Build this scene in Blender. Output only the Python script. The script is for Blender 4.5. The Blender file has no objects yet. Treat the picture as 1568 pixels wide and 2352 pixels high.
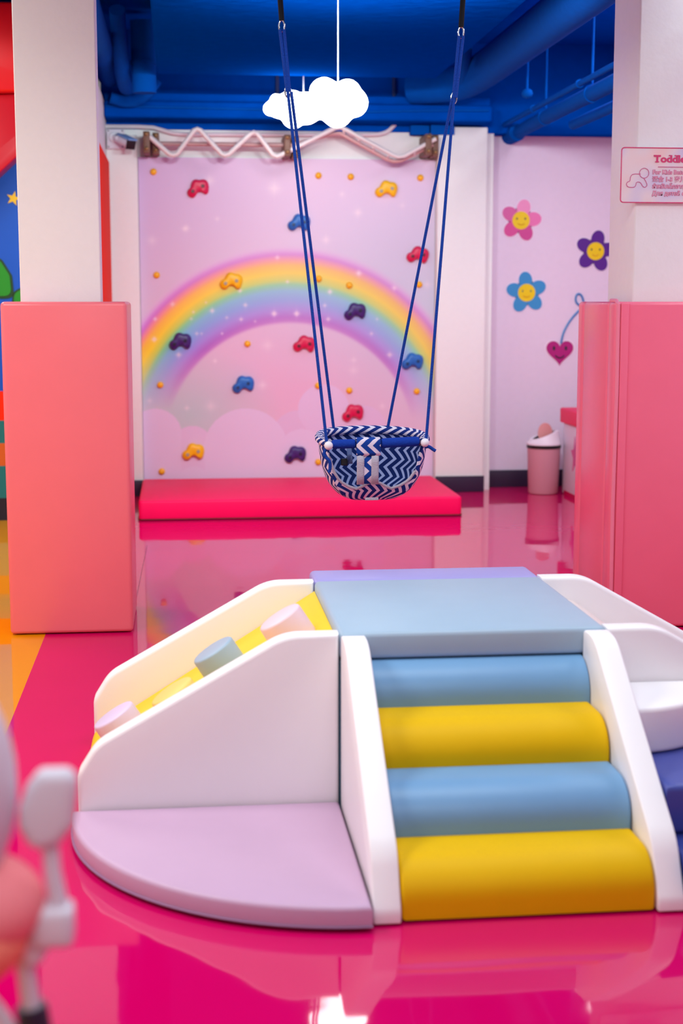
import bpy, bmesh, math, random
from mathutils import Vector, Matrix
PI = math.pi
random.seed(7)
scene = bpy.context.scene
COL = scene.collection

# ------------------------------------------------------------------ camera
TH = math.radians(8.1348); PS = math.radians(6.2146)
cam = bpy.data.cameras.new('camera'); camo = bpy.data.objects.new('camera', cam); COL.objects.link(camo)
cam.sensor_fit = 'VERTICAL'; cam.sensor_height = 36; cam.lens = 3400/2352*36
cam.clip_start = 0.05
camo.location = (0, 0, 1.35); camo.rotation_euler = (PI/2 - TH, 0, -PS)
cam.dof.use_dof = True; cam.dof.focus_distance = 5.35; cam.dof.aperture_fstop = 2.7
scene.camera = camo

# ------------------------------------------------------------------ world, lamps, exposure
scene.view_settings.view_transform = 'Standard'; scene.view_settings.look = 'None'
scene.view_settings.gamma = 1; scene.view_settings.use_curve_mapping = False
scene.view_settings.exposure = 0.0
w = bpy.data.worlds.new('world'); scene.world = w; w.use_nodes = True
w.node_tree.nodes['Background'].inputs[0].default_value = (1, .93, .97, 1)
w.node_tree.nodes['Background'].inputs[1].default_value = 0.2

def area(name, loc, sx, sy, power, col=(1, 1, 1), rot=(0, 0, 0)):
    l = bpy.data.lights.new(name, 'AREA'); l.shape = 'RECTANGLE'; l.size = sx; l.size_y = sy
    l.energy = power; l.color = col
    o = bpy.data.objects.new(name, l); o.location = loc; o.rotation_euler = rot; COL.objects.link(o)
    return o
# ceiling panels of the hall, all above the frame
area('ceiling_panel_light', (0.0, 0.4, 3.08), 2.4, 1.4, 56, (.92, .98, 1))
area('ceiling_panel_light', (0.6, 3.6, 3.08), 1.8, 1.0, 42, (.90, .98, 1))
area('ceiling_panel_light', (-1.9, 3.6, 3.08), 1.2, 1.8, 76, (1, .98, .93))
area('ceiling_panel_light', (-1.9, 7.2, 3.08), 1.0, 2.2, 60, (1, .95, .90))
area('ceiling_panel_light', (2.75, 5.0, 3.08), 0.8, 2.4, 36, (.92, 1, .98))
area('ceiling_panel_light', (2.75, 8.2, 3.08), 0.5, 2.0, 26, (.95, .95, 1))
# added fill lights under the beam, unseen above the frame, brightening the climbing wall
for tx in (.30, 1.30):
    tl = area('added_wall_fill', (tx, 6.35, 2.67), .45, .2, 27, (.84, 1, .98), (math.radians(66), 0, 0)); tl.data.spread = math.radians(120)

# ------------------------------------------------------------------ materials
def lin(c):
    r = []
    for v in c:
        v /= 255
        r.append(v/12.92 if v <= .04045 else ((v+.055)/1.055)**2.4)
    return (*r, 1)
MC = {}
def mat(name, rgb, rough=.5, spec=.5, bump=0, bscale=60, var=0, metal=0, emit=0, coat=0, stretch=None):
    if name in MC: return MC[name]
    m = bpy.data.materials.new(name); m.use_nodes = True; MC[name] = m
    nt = m.node_tree; b = nt.nodes['Principled BSDF']
    b.inputs['Base Color'].default_value = lin(rgb); b.inputs['Roughness'].default_value = rough
    b.inputs['Specular IOR Level'].default_value = spec; b.inputs['Metallic'].default_value = metal
    b.inputs['Coat Weight'].default_value = coat
    if emit:
        b.inputs['Emission Color'].default_value = lin(rgb); b.inputs['Emission Strength'].default_value = emit
    if bump or var:
        tc = nt.nodes.new('ShaderNodeTexCoord'); n = nt.nodes.new('ShaderNodeTexNoise')
        n.inputs['Scale'].default_value = bscale; n.inputs['Detail'].default_value = 4
        src = tc.outputs['Object']
        if stretch:
            mp = nt.nodes.new('ShaderNodeMapping'); mp.inputs['Scale'].default_value = stretch
            nt.links.new(src, mp.inputs[0]); src = mp.outputs[0]
        nt.links.new(src, n.inputs['Vector'])
        if bump:
            bp = nt.nodes.new('ShaderNodeBump'); bp.inputs['Strength'].default_value = bump; bp.inputs['Distance'].default_value = .01
            nt.links.new(n.outputs[0], bp.inputs['Height']); nt.links.new(bp.outputs[0], b.inputs['Normal'])
        if var:
            mx = nt.nodes.new('ShaderNodeMix'); mx.data_type = 'RGBA'
            c = lin(rgb); mx.inputs[6].default_value = tuple(x*(1-var) for x in c[:3])+(1,); mx.inputs[7].default_value = tuple(min(1, x*(1+var)) for x in c[:3])+(1,)
            nt.links.new(n.outputs[0], mx.inputs[0]); nt.links.new(mx.outputs[2], b.inputs['Base Color'])
    return m

white_wall = mat('painted_wall_white', (240, 238, 238), .6, .3, .12, 30, .02)
lilac_wall = mat('painted_wall_lilac', (230, 212, 232), .6, .3, .12, 25, .03)
blue_paint = mat('blue_ceiling_paint', (0, 74, 178), 1, 0, .5, 14, .12)
blue_pipe = mat('blue_pipe_paint', (0, 80, 176), .9, .05, .25, 20, .1)
skirt = mat('skirting_navy', (42, 30, 58), .35, .5)
salmon = mat('pad_vinyl_salmon', (250, 122, 132), .3, .45, .10, 7, .03)
rosepad = mat('pad_vinyl_rose', (252, 118, 146), .27, .45, .14, 7, .03)
white_foam = mat('foam_vinyl_white', (250, 246, 248), .42, .4, .08, 9)
yel_foam = mat('foam_vinyl_yellow', (232, 184, 0), .55, .15, .08, 12, .03)
ramp_yel = mat('foam_vinyl_bright_yellow', (255, 208, 0), .45, .4, .08, 12)
blue_foam = mat('foam_vinyl_sky_blue', (116, 162, 204), .42, .4, .08, 12, .03)
aqua_foam = mat('foam_vinyl_aqua', (164, 188, 208), .42, .4, .08, 12, .03)
lilac_foam = mat('foam_vinyl_lilac', (202, 166, 196), .42, .4, .08, 9, .03)
violet_foam = mat('foam_vinyl_violet', (168, 160, 218), .42, .4, .08, 12)
navy_foam = mat('foam_vinyl_navy', (52, 66, 150), .42, .4, .08, 12)
pink_foam = mat('foam_vinyl_pale_pink', (246, 214, 224), .42, .4)
cream_foam = mat('foam_vinyl_cream', (250, 214, 120), .42, .4)
mat_pink = mat('mat_vinyl_hot_pink', (250, 0, 92), .5, .22, .05, 10, .04)
rope_blue = mat('rope_blue', (10, 62, 160), .7, .2, .6, 220)
black_web = mat('strap_black', (14, 14, 22), .7, .2)
bar_blue = mat('bar_fabric_blue', (8, 56, 158), .75, .2, .3, 150)
ball_white = mat('ball_white', (236, 232, 240), .35)
grey_web = mat('webbing_grey', (186, 180, 196), .8, .2, .4, 300)
slate_web = mat('webbing_slate', (90, 104, 150), .8, .2)
steel = mat('steel', (200, 202, 210), .2, .5, metal=1)
wood_dark = mat('dowel_dark', (80, 58, 72), .6)
black_plastic = mat('black_plastic', (12, 12, 18), .3)
rail_white = mat('rail_enamel_cream', (226, 214, 214), .35, .5)
bracket_brown = mat('bracket_brown', (120, 82, 66), .5, .4, .2, 40, .15)
bolt_brass = mat('bolt_brass', (150, 112, 74), .4, .5, metal=.5)
conduit_m = mat('conduit_white', (232, 216, 224), .45)
red_gloss = mat('red_panel', (255, 44, 14), .7, .12, .1, 4, .12)
dark_red = mat('red_arch', (196, 0, 28), .3, .5, .1, 5, .06)
mural_blue = mat('mural_blue', (0, 82, 190), .5, .4, 0, 2, .1)
mural_yel = mat('mural_yellow', (244, 200, 30), .5)
mural_green = mat('mural_green', (10, 140, 10), .5)
mural_dgreen = mat('mural_dark_green', (4, 60, 8), .5)
mural_orange = mat('mural_orange', (210, 90, 10), .5)
mural_teal = mat('mural_teal', (0, 110, 110), .5)
mural_dark = mat('mural_dark', (24, 22, 40), .4)
bin_body = mat('bin_mauve', (206, 142, 158), .5)
bin_lid = mat('bin_lid_white', (240, 228, 240), .4)
bin_flap = mat('bin_flap_salmon', (214, 136, 136), .5)
gold = mat('hold_yellow', (252, 190, 0), .42)
dot_yel = mat('knob_yellow', (250, 178, 20), .4)
hred = mat('hold_red', (216, 14, 78), .42)
hblue = mat('hold_blue', (24, 104, 190), .42)
hpurp = mat('hold_purple', (60, 26, 110), .42)
seat_white = mat('chair_plastic_white', (222, 214, 226), .45)
seat_salmon = mat('chair_cushion_salmon', (255, 150, 124), .7, .2)
grip_navy = mat('grip_navy', (30, 30, 52), .5)
cord_white = mat('cord_white', (225, 228, 240), .5)
lamp_glow = mat('cloud_shade_lit', (255, 252, 250), .6, .2, emit=11)

# glossy poured floor : magenta, with a yellow field beyond a straight border
def floor_mat():
    m = bpy.data.materials.new('poured_floor'); m.use_nodes = True; nt = m.node_tree; b = nt.nodes['Principled BSDF']
    tc = nt.nodes.new('ShaderNodeTexCoord'); sp = nt.nodes.new('ShaderNodeSeparateXYZ'); nt.links.new(tc.outputs['Object'], sp.inputs[0])
    lt = nt.nodes.new('ShaderNodeMath'); lt.operation = 'LESS_THAN'; lt.inputs[1].default_value = -0.561
    nt.links.new(sp.outputs[0], lt.inputs[0])
    n = nt.nodes.new('ShaderNodeTexNoise'); n.inputs['Scale'].default_value = 1.2; n.inputs['Detail'].default_value = 3
    nt.links.new(tc.outputs['Object'], n.inputs['Vector'])
    a = nt.nodes.new('ShaderNodeMix'); a.data_type = 'RGBA'; a.inputs[6].default_value = lin((200, 0, 88)); a.inputs[7].default_value = lin((216, 0, 98))
    nt.links.new(n.outputs[0], a.inputs[0])
    c = nt.nodes.new('ShaderNodeMix'); c.data_type = 'RGBA'; c.inputs[7].default_value = lin((232, 152, 0))
    nt.links.new(lt.outputs[0], c.inputs[0]); nt.links.new(a.outputs[2], c.inputs[6]); nt.links.new(c.outputs[2], b.inputs['Base Color'])
    b.inputs['Roughness'].default_value = .04; b.inputs['IOR'].default_value = 1.43
    n2 = nt.nodes.new('ShaderNodeTexNoise'); n2.inputs['Scale'].default_value = 2.6; n2.inputs['Detail'].default_value = 2
    mp = nt.nodes.new('ShaderNodeMapping'); mp.inputs['Scale'].default_value = (1, 1.6, 1)
    nt.links.new(tc.outputs['Object'], mp.inputs[0]); nt.links.new(mp.outputs[0], n2.inputs['Vector'])
    bp = nt.nodes.new('ShaderNodeBump'); bp.inputs['Strength'].default_value = .22; bp.inputs['Distance'].default_value = .004
    nt.links.new(n2.outputs[0], bp.inputs['Height']); nt.links.new(bp.outputs[0], b.inputs['Normal'])
    return m

def chevron(name, period, amp, vper, dark, pale, cut=.56):
    m = bpy.data.materials.new(name); m.use_nodes = True; nt = m.node_tree; b = nt.nodes['Principled BSDF']
    b.inputs['Roughness'].default_value = .8; b.inputs['Specular IOR Level'].default_value = .2
    uv = nt.nodes.new('ShaderNodeUVMap'); uv.uv_map = 'UVMap'
    sp = nt.nodes.new('ShaderNodeSeparateXYZ'); nt.links.new(uv.outputs[0], sp.inputs[0])
    def mt(op, a, bb=None):
        x = nt.nodes.new('ShaderNodeMath'); x.operation = op
        for i, v in enumerate((a, bb)):
            if v is None: continue
            if isinstance(v, (int, float)): x.inputs[i].default_value = v
            else: nt.links.new(v, x.inputs[i])
        return x.outputs[0]
    pp = mt('PINGPONG', sp.outputs[1], vper/2)
    off = mt('MULTIPLY', pp, amp*2/(vper/2))
    t = mt('ADD', sp.outputs[0], off)
    fr = mt('FRACT', mt('DIVIDE', mt('ADD', t, 10.0), period))
    g = mt('GREATER_THAN', fr, cut)
    mx = nt.nodes.new('ShaderNodeMix'); mx.data_type = 'RGBA'; mx.inputs[6].default_value = lin(dark); mx.inputs[7].default_value = lin(pale)
    nt.links.new(g, mx.inputs[0]); nt.links.new(mx.outputs[2], b.inputs['Base Color'])
    return m
chev = chevron('chevron_fabric', .040, .020, .080, (16, 46, 130), (230, 222, 240))
chev_in = chevron('chevron_fabric_shaded', .040, .020, .080, (2, 28, 92), (158, 168, 214), .6)  # same fabric inside the bucket, its shade put into the colours
chev_small = chevron('chevron_fabric_strap', .043, .0165, .062, (12, 60, 150), (226, 216, 232))

# ------------------------------------------------------------------ object helpers
WL = {}
def tag(o, label=None, cat=None, group=None, kind=None):
    if label: o['label'] = label
    if cat: o['category'] = cat
    if group: o['group'] = group
    if kind: o['kind'] = kind
    return o
def thing(name, label, cat, loc, group=None):
    o = bpy.data.objects.new(name, None); o.empty_display_size = .1; COL.objects.link(o); o.location = loc
    WL[o.name] = Vector(loc); return tag(o, label, cat, group)
def obj(name, bm, m, parent=None, label=None, cat=None, group=None, kind=None, smooth=True, recalc=True):
    if isinstance(bm, bmesh.types.BMesh):
        me = bpy.data.meshes.new(name)
        if recalc: bmesh.ops.recalc_face_normals(bm, faces=bm.faces[:])
        bm.to_mesh(me); bm.free()
    else: me = bm
    xs = [v.co.x for v in me.vertices]; ys = [v.co.y for v in me.vertices]; zs = [v.co.z for v in me.vertices]
    c = Vector(((min(xs)+max(xs))/2, (min(ys)+max(ys))/2, min(zs)))
    me.transform(Matrix.Translation(-c))
    if smooth:
        for p in me.polygons: p.use_smooth = True
        try: me.set_sharp_from_angle(angle=math.radians(38))
        except Exception: pass
    if m:
        for mm in (m if isinstance(m, (list, tuple)) else [m]): me.materials.append(mm)
    o = bpy.data.objects.new(name, me); COL.objects.link(o)
    pw = WL[parent.name] if parent else Vector((0, 0, 0))
    if parent: o.parent = parent
    o.location = c - pw; WL[o.name] = c
    return tag(o, label, cat, group, kind)
def again(src, name, delta, parent=None, m=None, label=None, cat=None, group=None):
    """copy sharing the mesh, moved by delta in world space"""
    o = src.copy(); o.name = name; COL.objects.link(o)
    for k in ('label', 'category', 'group'):
        if k in o: del o[k]
    pw = WL[parent.name] if parent else Vector((0, 0, 0))
    c = WL[src.name] + Vector(delta); o.parent = parent; o.location = c - pw; WL[o.name] = c
    if m:
        o.material_slots[0].link = 'OBJECT'; o.material_slots[0].material = m
    return tag(o, label, cat, group)
def bevel_all(bm, r, seg=3, ang=30):
    es = [e for e in bm.edges if len(e.link_faces) == 2 and e.calc_face_angle(0) > math.radians(ang)]
    if r > 0: bmesh.ops.bevel(bm, geom=es, offset=r, segments=seg, profile=.5, affect='EDGES', clamp_overlap=True)
    return bm
def box(x0, x1, y0, y1, z0, z1, r=0, seg=3, bm=None):
    b = bmesh.new()
    bmesh.ops.create_cube(b, size=1, matrix=Matrix.Translation(((x0+x1)/2, (y0+y1)/2, (z0+z1)/2)) @ Matrix.Diagonal((x1-x0, y1-y0, z1-z0, 1)))
    if r: bevel_all(b, r, seg)
    if bm is not None:
        me = bpy.data.meshes.new('t'); b.to_mesh(me); b.free(); bm.from_mesh(me); bpy.data.meshes.remove(me); return bm
    return b
def prism(pts, axis, a, b_, r=0, seg=3, bm=None):
    """extrude a 2-D outline along 'x','y' or 'z' from a to b_"""
    b = bmesh.new()
    def P(u, v, t): return {'x': (t, u, v), 'y': (u, t, v), 'z': (u, v, t)}[axis]
    A = [b.verts.new(P(u, v, a)) for u, v in pts]; B = [b.verts.new(P(u, v, b_)) for u, v in pts]
    n = len(pts)
    b.faces.new(A); b.faces.new(B[::-1])
    for i in range(n): b.faces.new((A[i], B[i], B[(i+1) % n], A[(i+1) % n]))
    bmesh.ops.recalc_face_normals(b, faces=b.faces[:])
    if r:
        es = [e for f in b.faces if len(f.verts) == n for e in f.edges]
        bmesh.ops.bevel(b, geom=list(set(es)), offset=r, segments=seg, profile=.5, affect='EDGES', clamp_overlap=True)
    if bm is not None:
        me = bpy.data.meshes.new('t'); b.to_mesh(me); b.free(); bm.from_mesh(me); bpy.data.meshes.remove(me); return bm
    return b
def rounded(pts, radii, seg=6):
    """fillet the corners of a polygon"""
    out = []; n = len(pts)
    for i in range(n):
        p = Vector(pts[i]); r = radii[i] if isinstance(radii, (list, tuple)) else radii
        a = Vector(pts[i-1]) - p; c = Vector(pts[(i+1) % n]) - p
        if r <= 0: out.append(tuple(p)); continue
        ang = a.angle(c)/2; d = min(r/math.tan(ang), a.length*.49, c.length*.49)
        p0 = p + a.normalized()*d; p1 = p + c.normalized()*d
        for k in range(seg+1):
            t = k/seg; out.append(tuple(p0*(1-t)**2 + p*2*t*(1-t) + p1*t*t))
    return out
def tube(path, r, n=10, bm=None, closed=False, smooth=0, cap=True):
    pts = [Vector(p) for p in path]
    for _ in range(smooth):
        q = [] if closed else [pts[0]]
        m_ = len(pts); rng = range(m_) if closed else range(m_-1)
        for i in rng:
            a, b_ = pts[i], pts[(i+1) % m_]; q += [a*.75+b_*.25, a*.25+b_*.75]
        if not closed: q.append(pts[-1])
        pts = q
    b = bm if bm is not None else bmesh.new()
    rings = []; N = len(pts); up = None
    for i, p in enumerate(pts):
        if closed: d = pts[(i+1) % N] - pts[i-1]
        else: d = pts[min(i+1, N-1)] - pts[max(i-1, 0)]
        d.normalize()
        if up is None: up = d.orthogonal().normalized()
        up = (up - d*up.dot(d)).normalized(); s = d.cross(up)
        rr = r[i] if isinstance(r, (list, tuple)) else r
        rings.append([b.verts.new(p + (up*math.cos(2*PI*k/n) + s*math.sin(2*PI*k/n))*rr) for k in range(n)])
    for i in range(N if closed else N-1):
        A, B = rings[i], rings[(i+1) % N]
        for k in range(n): b.faces.new((A[k], A[(k+1) % n], B[(k+1) % n], B[k]))
    if not closed and cap: b.faces.new(rings[0][::-1]); b.faces.new(rings[-1])
    return b
def ball(c, r, bm=None, sc=(1, 1, 1), sub=3, rot=None):
    b = bm if bm is not None else bmesh.new()
    M = Matrix.Translation(c) @ (rot or Matrix.Identity(4)) @ Matrix.Diagonal((*[r*s for s in sc], 1))
    bmesh.ops.create_icosphere(b, subdivisions=sub, radius=1, matrix=M); return b
def cyl(c, r1, r2, h, seg=28, bev=0, rot=None):
    b = bmesh.new()
    M = Matrix.Translation(c) @ (rot or Matrix.Identity(4))
    bmesh.ops.create_cone(b, cap_ends=True, segments=seg, radius1=r1, radius2=r2, depth=h)
    if bev: bevel_all(b, bev, 3, 50)
    b.transform(M); return b
def lathe(prof, c, n=40):
    b = bmesh.new(); rings = []
    for r, z in prof: rings.append([b.verts.new((c[0]+r*math.cos(2*PI*k/n), c[1]+r*math.sin(2*PI*k/n), c[2]+z)) for k in range(n)])
    for i in range(len(rings)-1):
        for k in range(n): b.faces.new((rings[i][k], rings[i][(k+1) % n], rings[i+1][(k+1) % n], rings[i+1][k]))
    b.faces.new(rings[0][::-1]); b.faces.new(rings[-1]); return b
def text_bm(s, size, thick, M, bold=0, align='LEFT', sx=1):
    cu = bpy.data.curves.new('txt', 'FONT'); cu.body = s; cu.size = size; cu.extrude = thick; cu.offset = bold; cu.align_x = align
    cu.resolution_u = 3
    o = bpy.data.objects.new('txt', cu); COL.objects.link(o)
    dg = bpy.context.evaluated_depsgraph_get(); dg.update()
    me = bpy.data.meshes.new_from_object(o.evaluated_get(dg))
    bpy.data.objects.remove(o); me.transform(M @ Matrix.Diagonal((sx, 1, 1, 1))); return me

# ------------------------------------------------------------------ the room
S = 'structure'
obj('floor', box(-3.4, 3.3, -2.6, 11, -.1, 0), floor_mat(), kind=S, smooth=False)
bpy.data.objects['floor'].location.z = -.1
# keep the floor's object coordinates equal to world coordinates for its border line
fl = bpy.data.objects['floor']; fl.data.transform(Matrix.Translation(fl.location)); fl.location = (0, 0, 0)
obj('ceiling', box(-3.4, 3.3, -2.6, 11, 3.1, 3.25), blue_paint, kind=S, smooth=False)
obj('wall_back', box(-.5, 2.2, 10.4, 10.55, 0, 2.54), white_wall, kind=S, smooth=False)
obj('wall_back_recess', box(2.13, 3.3, 10.55, 10.7, 0, 2.50), lilac_wall, kind=S, smooth=False)
obj('wall_back_top', box(-.5, 3.3, 10.38, 10.56, 2.50, 3.1), blue_paint, kind=S, smooth=False)
obj('wall_left_top', box(-.66, -.56, 9.25, 10.55, 2.662, 3.1), blue_paint, kind=S, smooth=False)
obj('wall_left', box(-.62, -.47, 8.9, 10.4, 0, 2.66), white_wall, kind=S, smooth=False)
obj('wall_left_mural', box(-3.4, -.5, 9.25, 9.37, 0, 3.1), mural_blue, kind=S, smooth=False)
obj('wall_left_side', box(-3.4, -3.3, -2.6, 9.25, 0, 3.1), white_wall, kind=S, smooth=False)
obj('wall_right', box(3.2, 3.3, -2.6, 10.55, 0, 3.1), lilac_wall, kind=S, smooth=False)
obj('wall_front', box(-3.3, 3.2, -2.6, -2.5, 0, 3.1), white_wall, kind=S, smooth=False)
# pilasters either side of the climbing wall
obj('trim_1', box(-.469, -.262, 10.30, 10.4, 0, 2.45, .006), white_wall, kind=S)
obj('trim_2', box(1.79, 2.135, 10.30, 10.56, 0, 2.53, .006), white_wall, kind=S)
obj('baseboard_back', box(-.469, -.262, 10.285, 10.3, 0, .115, .003), skirt, kind=S)
obj('baseboard_right', box(1.79, 2.14, 10.285, 10.3, 0, .115, .003), skirt, kind=S)
obj('baseboard_recess', box(2.135, 3.2, 10.535, 10.55, 0, .125, .003), skirt, kind=S)
# seam in the poured floor
obj('trim_5', tube([(-.217, 6.45, .0002), (-.210, 7.0, .0002), (-.204, 7.5, .0002), (-.195, 8.2, .0002)], .0012, 6), mat('seam_dark', (120, 0, 60), .4), kind=S, smooth=False)

# blue ceiling beam with the deep flat soffit
obj('ceiling_beam', box(-.11, 1.62, 4.6, 9.4, 2.72, 3.1, .012), blue_paint, kind=S)
obj('trim_3', box(-.47, 2.13, 10.12, 10.37, 2.545, 2.655, .02), blue_paint, kind=S)
obj('trim_4', box(-.47, 2.13, 10.2, 10.37, 2.66, 2.715, .01), blue_paint, kind=S)

# ---- columns with their padding
obj('column_left', box(-.63, -.31, 6.1, 6.24, 0, 3.1, .006), white_wall, kind=S)
obj('column_right', box(1.844, 2.2, 5.95, 6.31, 0, 3.1, .008), white_wall, kind=S)

def pad_shell(name, x0, x1, y0, y1, t, z1, m, label):
    th = thing(name, label, 'column pad', ((x0+x1)/2, (y0+y1)/2, 0))
    # each side of the pad is a slab: front, back, left, right
    def slab(a0, a1, b0, b1):
        b = box(a0, a1, b0, b1, .004, z1, .016, 3)
        return b
    obj('front_slab', slab(x0, x1, y0, y0+t), m, th)
    obj('back_slab', slab(x0, x1, y1-t, y1), m, th)
    obj('side_slab', slab(x0, x0+t, y0+t, y1-t), m, th)
    obj('side_slab', slab(x1-t, x1, y0+t, y1-t), m, th)
    return th
pad_shell('column_pad', -.70, -.205, 6.0, 6.53, .094, 1.345, salmon, 'salmon pink foam pad wrapped round the left white column')
pr = pad_shell('column_pad', 1.742, 2.31, 5.85, 6.41, .094, 1.345, rosepad, 'rose pink foam pad with a piped corner seam round the right white column')
obj('piping', tube([(1.756, 5.846, .02), (1.752, 5.844, .5), (1.757, 5.846, 1.0), (1.754, 5.846, 1.335), (1.756, 5.88, 1.349), (1.77, 6.0, 1.35)], .008, 8), mat('piping_pink', (250, 140, 165), .4), pr, label='pink piping along the corner seam')
obj('seam_flap', box(1.766, 1.80, 5.842, 5.852, .01, 1.34, .004), rosepad, pr)

# ------------------------------------------------------------------ sign on the right column
def build_sign():
    th = thing('rules_sign', 'pink bordered toddler sign with a crawling baby outline on the right column', 'sign', (2.0, 5.93, 1.73))
    x0, x1, z0, z1 = 1.778, 2.36, 1.742, 1.958
    m = bpy.data.materials.new('sign_print'); m.use_nodes = True; nt = m.node_tree; b = nt.nodes['Principled BSDF']
    n = nt.nodes.new('ShaderNodeTexNoise'); n.inputs['Scale'].default_value = 7; n.inputs['Detail'].default_value = 1
    tc = nt.nodes.new('ShaderNodeTexCoord'); nt.links.new(tc.outputs['Object'], n.inputs['Vector'])
    cr = nt.nodes.new('ShaderNodeValToRGB'); e = cr.color_ramp.elements
    e[0].position = .3; e[0].color = lin((212, 206, 236)); e[1].position = .7; e[1].color = lin((246, 206, 200))
    k = e.new(.5); k.color = lin((236, 222, 224))
    nt.links.new(n.outputs[0], cr.inputs[0]); nt.links.new(cr.outputs[0], b.inputs['Base Color']); b.inputs['Roughness'].default_value = .4
    fr = [(x0, z0), (x1, z0), (x1, z1), (x0, z1)]
    obj('board', prism(rounded(fr, .014), 'y', 5.935, 5.948), m, th)
    pink = mat('sign_pink', (214, 60, 116), .5); pale = mat('sign_line_pink', (206, 104, 150), .5); txt = mat('sign_text_pink', (246, 190, 208), .5)
    loop = [(x, 5.9345, z) for x, z in rounded(fr, .014)]
    obj('border', tube(loop, .0022, 6, closed=True), pink, th)
    def M(x, z, y=5.934): return Matrix.Translation((x, y, z)) @ Matrix.Rotation(PI/2, 4, 'X')
    obj('heading', text_bm('Toddler', .039, .0006, M(1.912, 1.902), .0015, sx=1.18), pink, th, smooth=False)
    # slab serifs of the heading's T, d, d and l
    for (cx, cz, wd) in ((1.9255, 1.9025, .016), (1.9165, 1.924, .004), (1.9345, 1.924, .004), (1.9765, 1.928, .006), (2.0005, 1.928, .006), (2.0135, 1.928, .006), (2.015, 1.9025, .009)):
        obj('letter_serif', box(cx-wd/2, cx+wd/2, 5.9325, 5.9342, cz-.0015, cz+.0025), pink, th, smooth=False)
    obj('underline', tube([(1.930, 5.9342, 1.883), (2.28, 5.9342, 1.883)], .0016, 6), pale, th)
    rows = [('For Kids Between', 1.855), ('适合 1-3 岁儿童', 1.8265), ('สำหรับเด็กอายุ', 1.799), ('Для детей от', 1.771)]
    for s, z in rows:
        obj('text_line', text_bm(s, .0235, .0004, M(1.908, z), .0013), pale, th, smooth=False)
        obj('text_line', text_bm(s, .0235, .0004, M(1.908, z, 5.9332), -.0001), txt, th, smooth=False)
    # crawling baby outline : head ring and body line
    ox, oz, s = 1.800, 1.801, 1.2
    circ = [(ox+.0735+.0195*math.cos(a*PI/12), 5.9342, oz+.057+.0195*math.sin(a*PI/12)) for a in range(24)]
    obj('baby_head', tube(circ, .0014, 6, closed=True), pale, th)
    body = [(.048, .044), (.022, .044), (.014, .036), (.013, .02), (.004, .018), (.0, .010), (.006, .001), (.026, .0), (.033, .006), (.034, .018), (.048, .018), (.056, .004), (.064, .0), (.071, .006), (.070, .014), (.060, .03)]
    obj('baby_body', tube([(ox+u*1.22, 5.9342, oz+v*1.22) for u, v in body], .0015, 6, smooth=1), pale, th)
build_sign()

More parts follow.
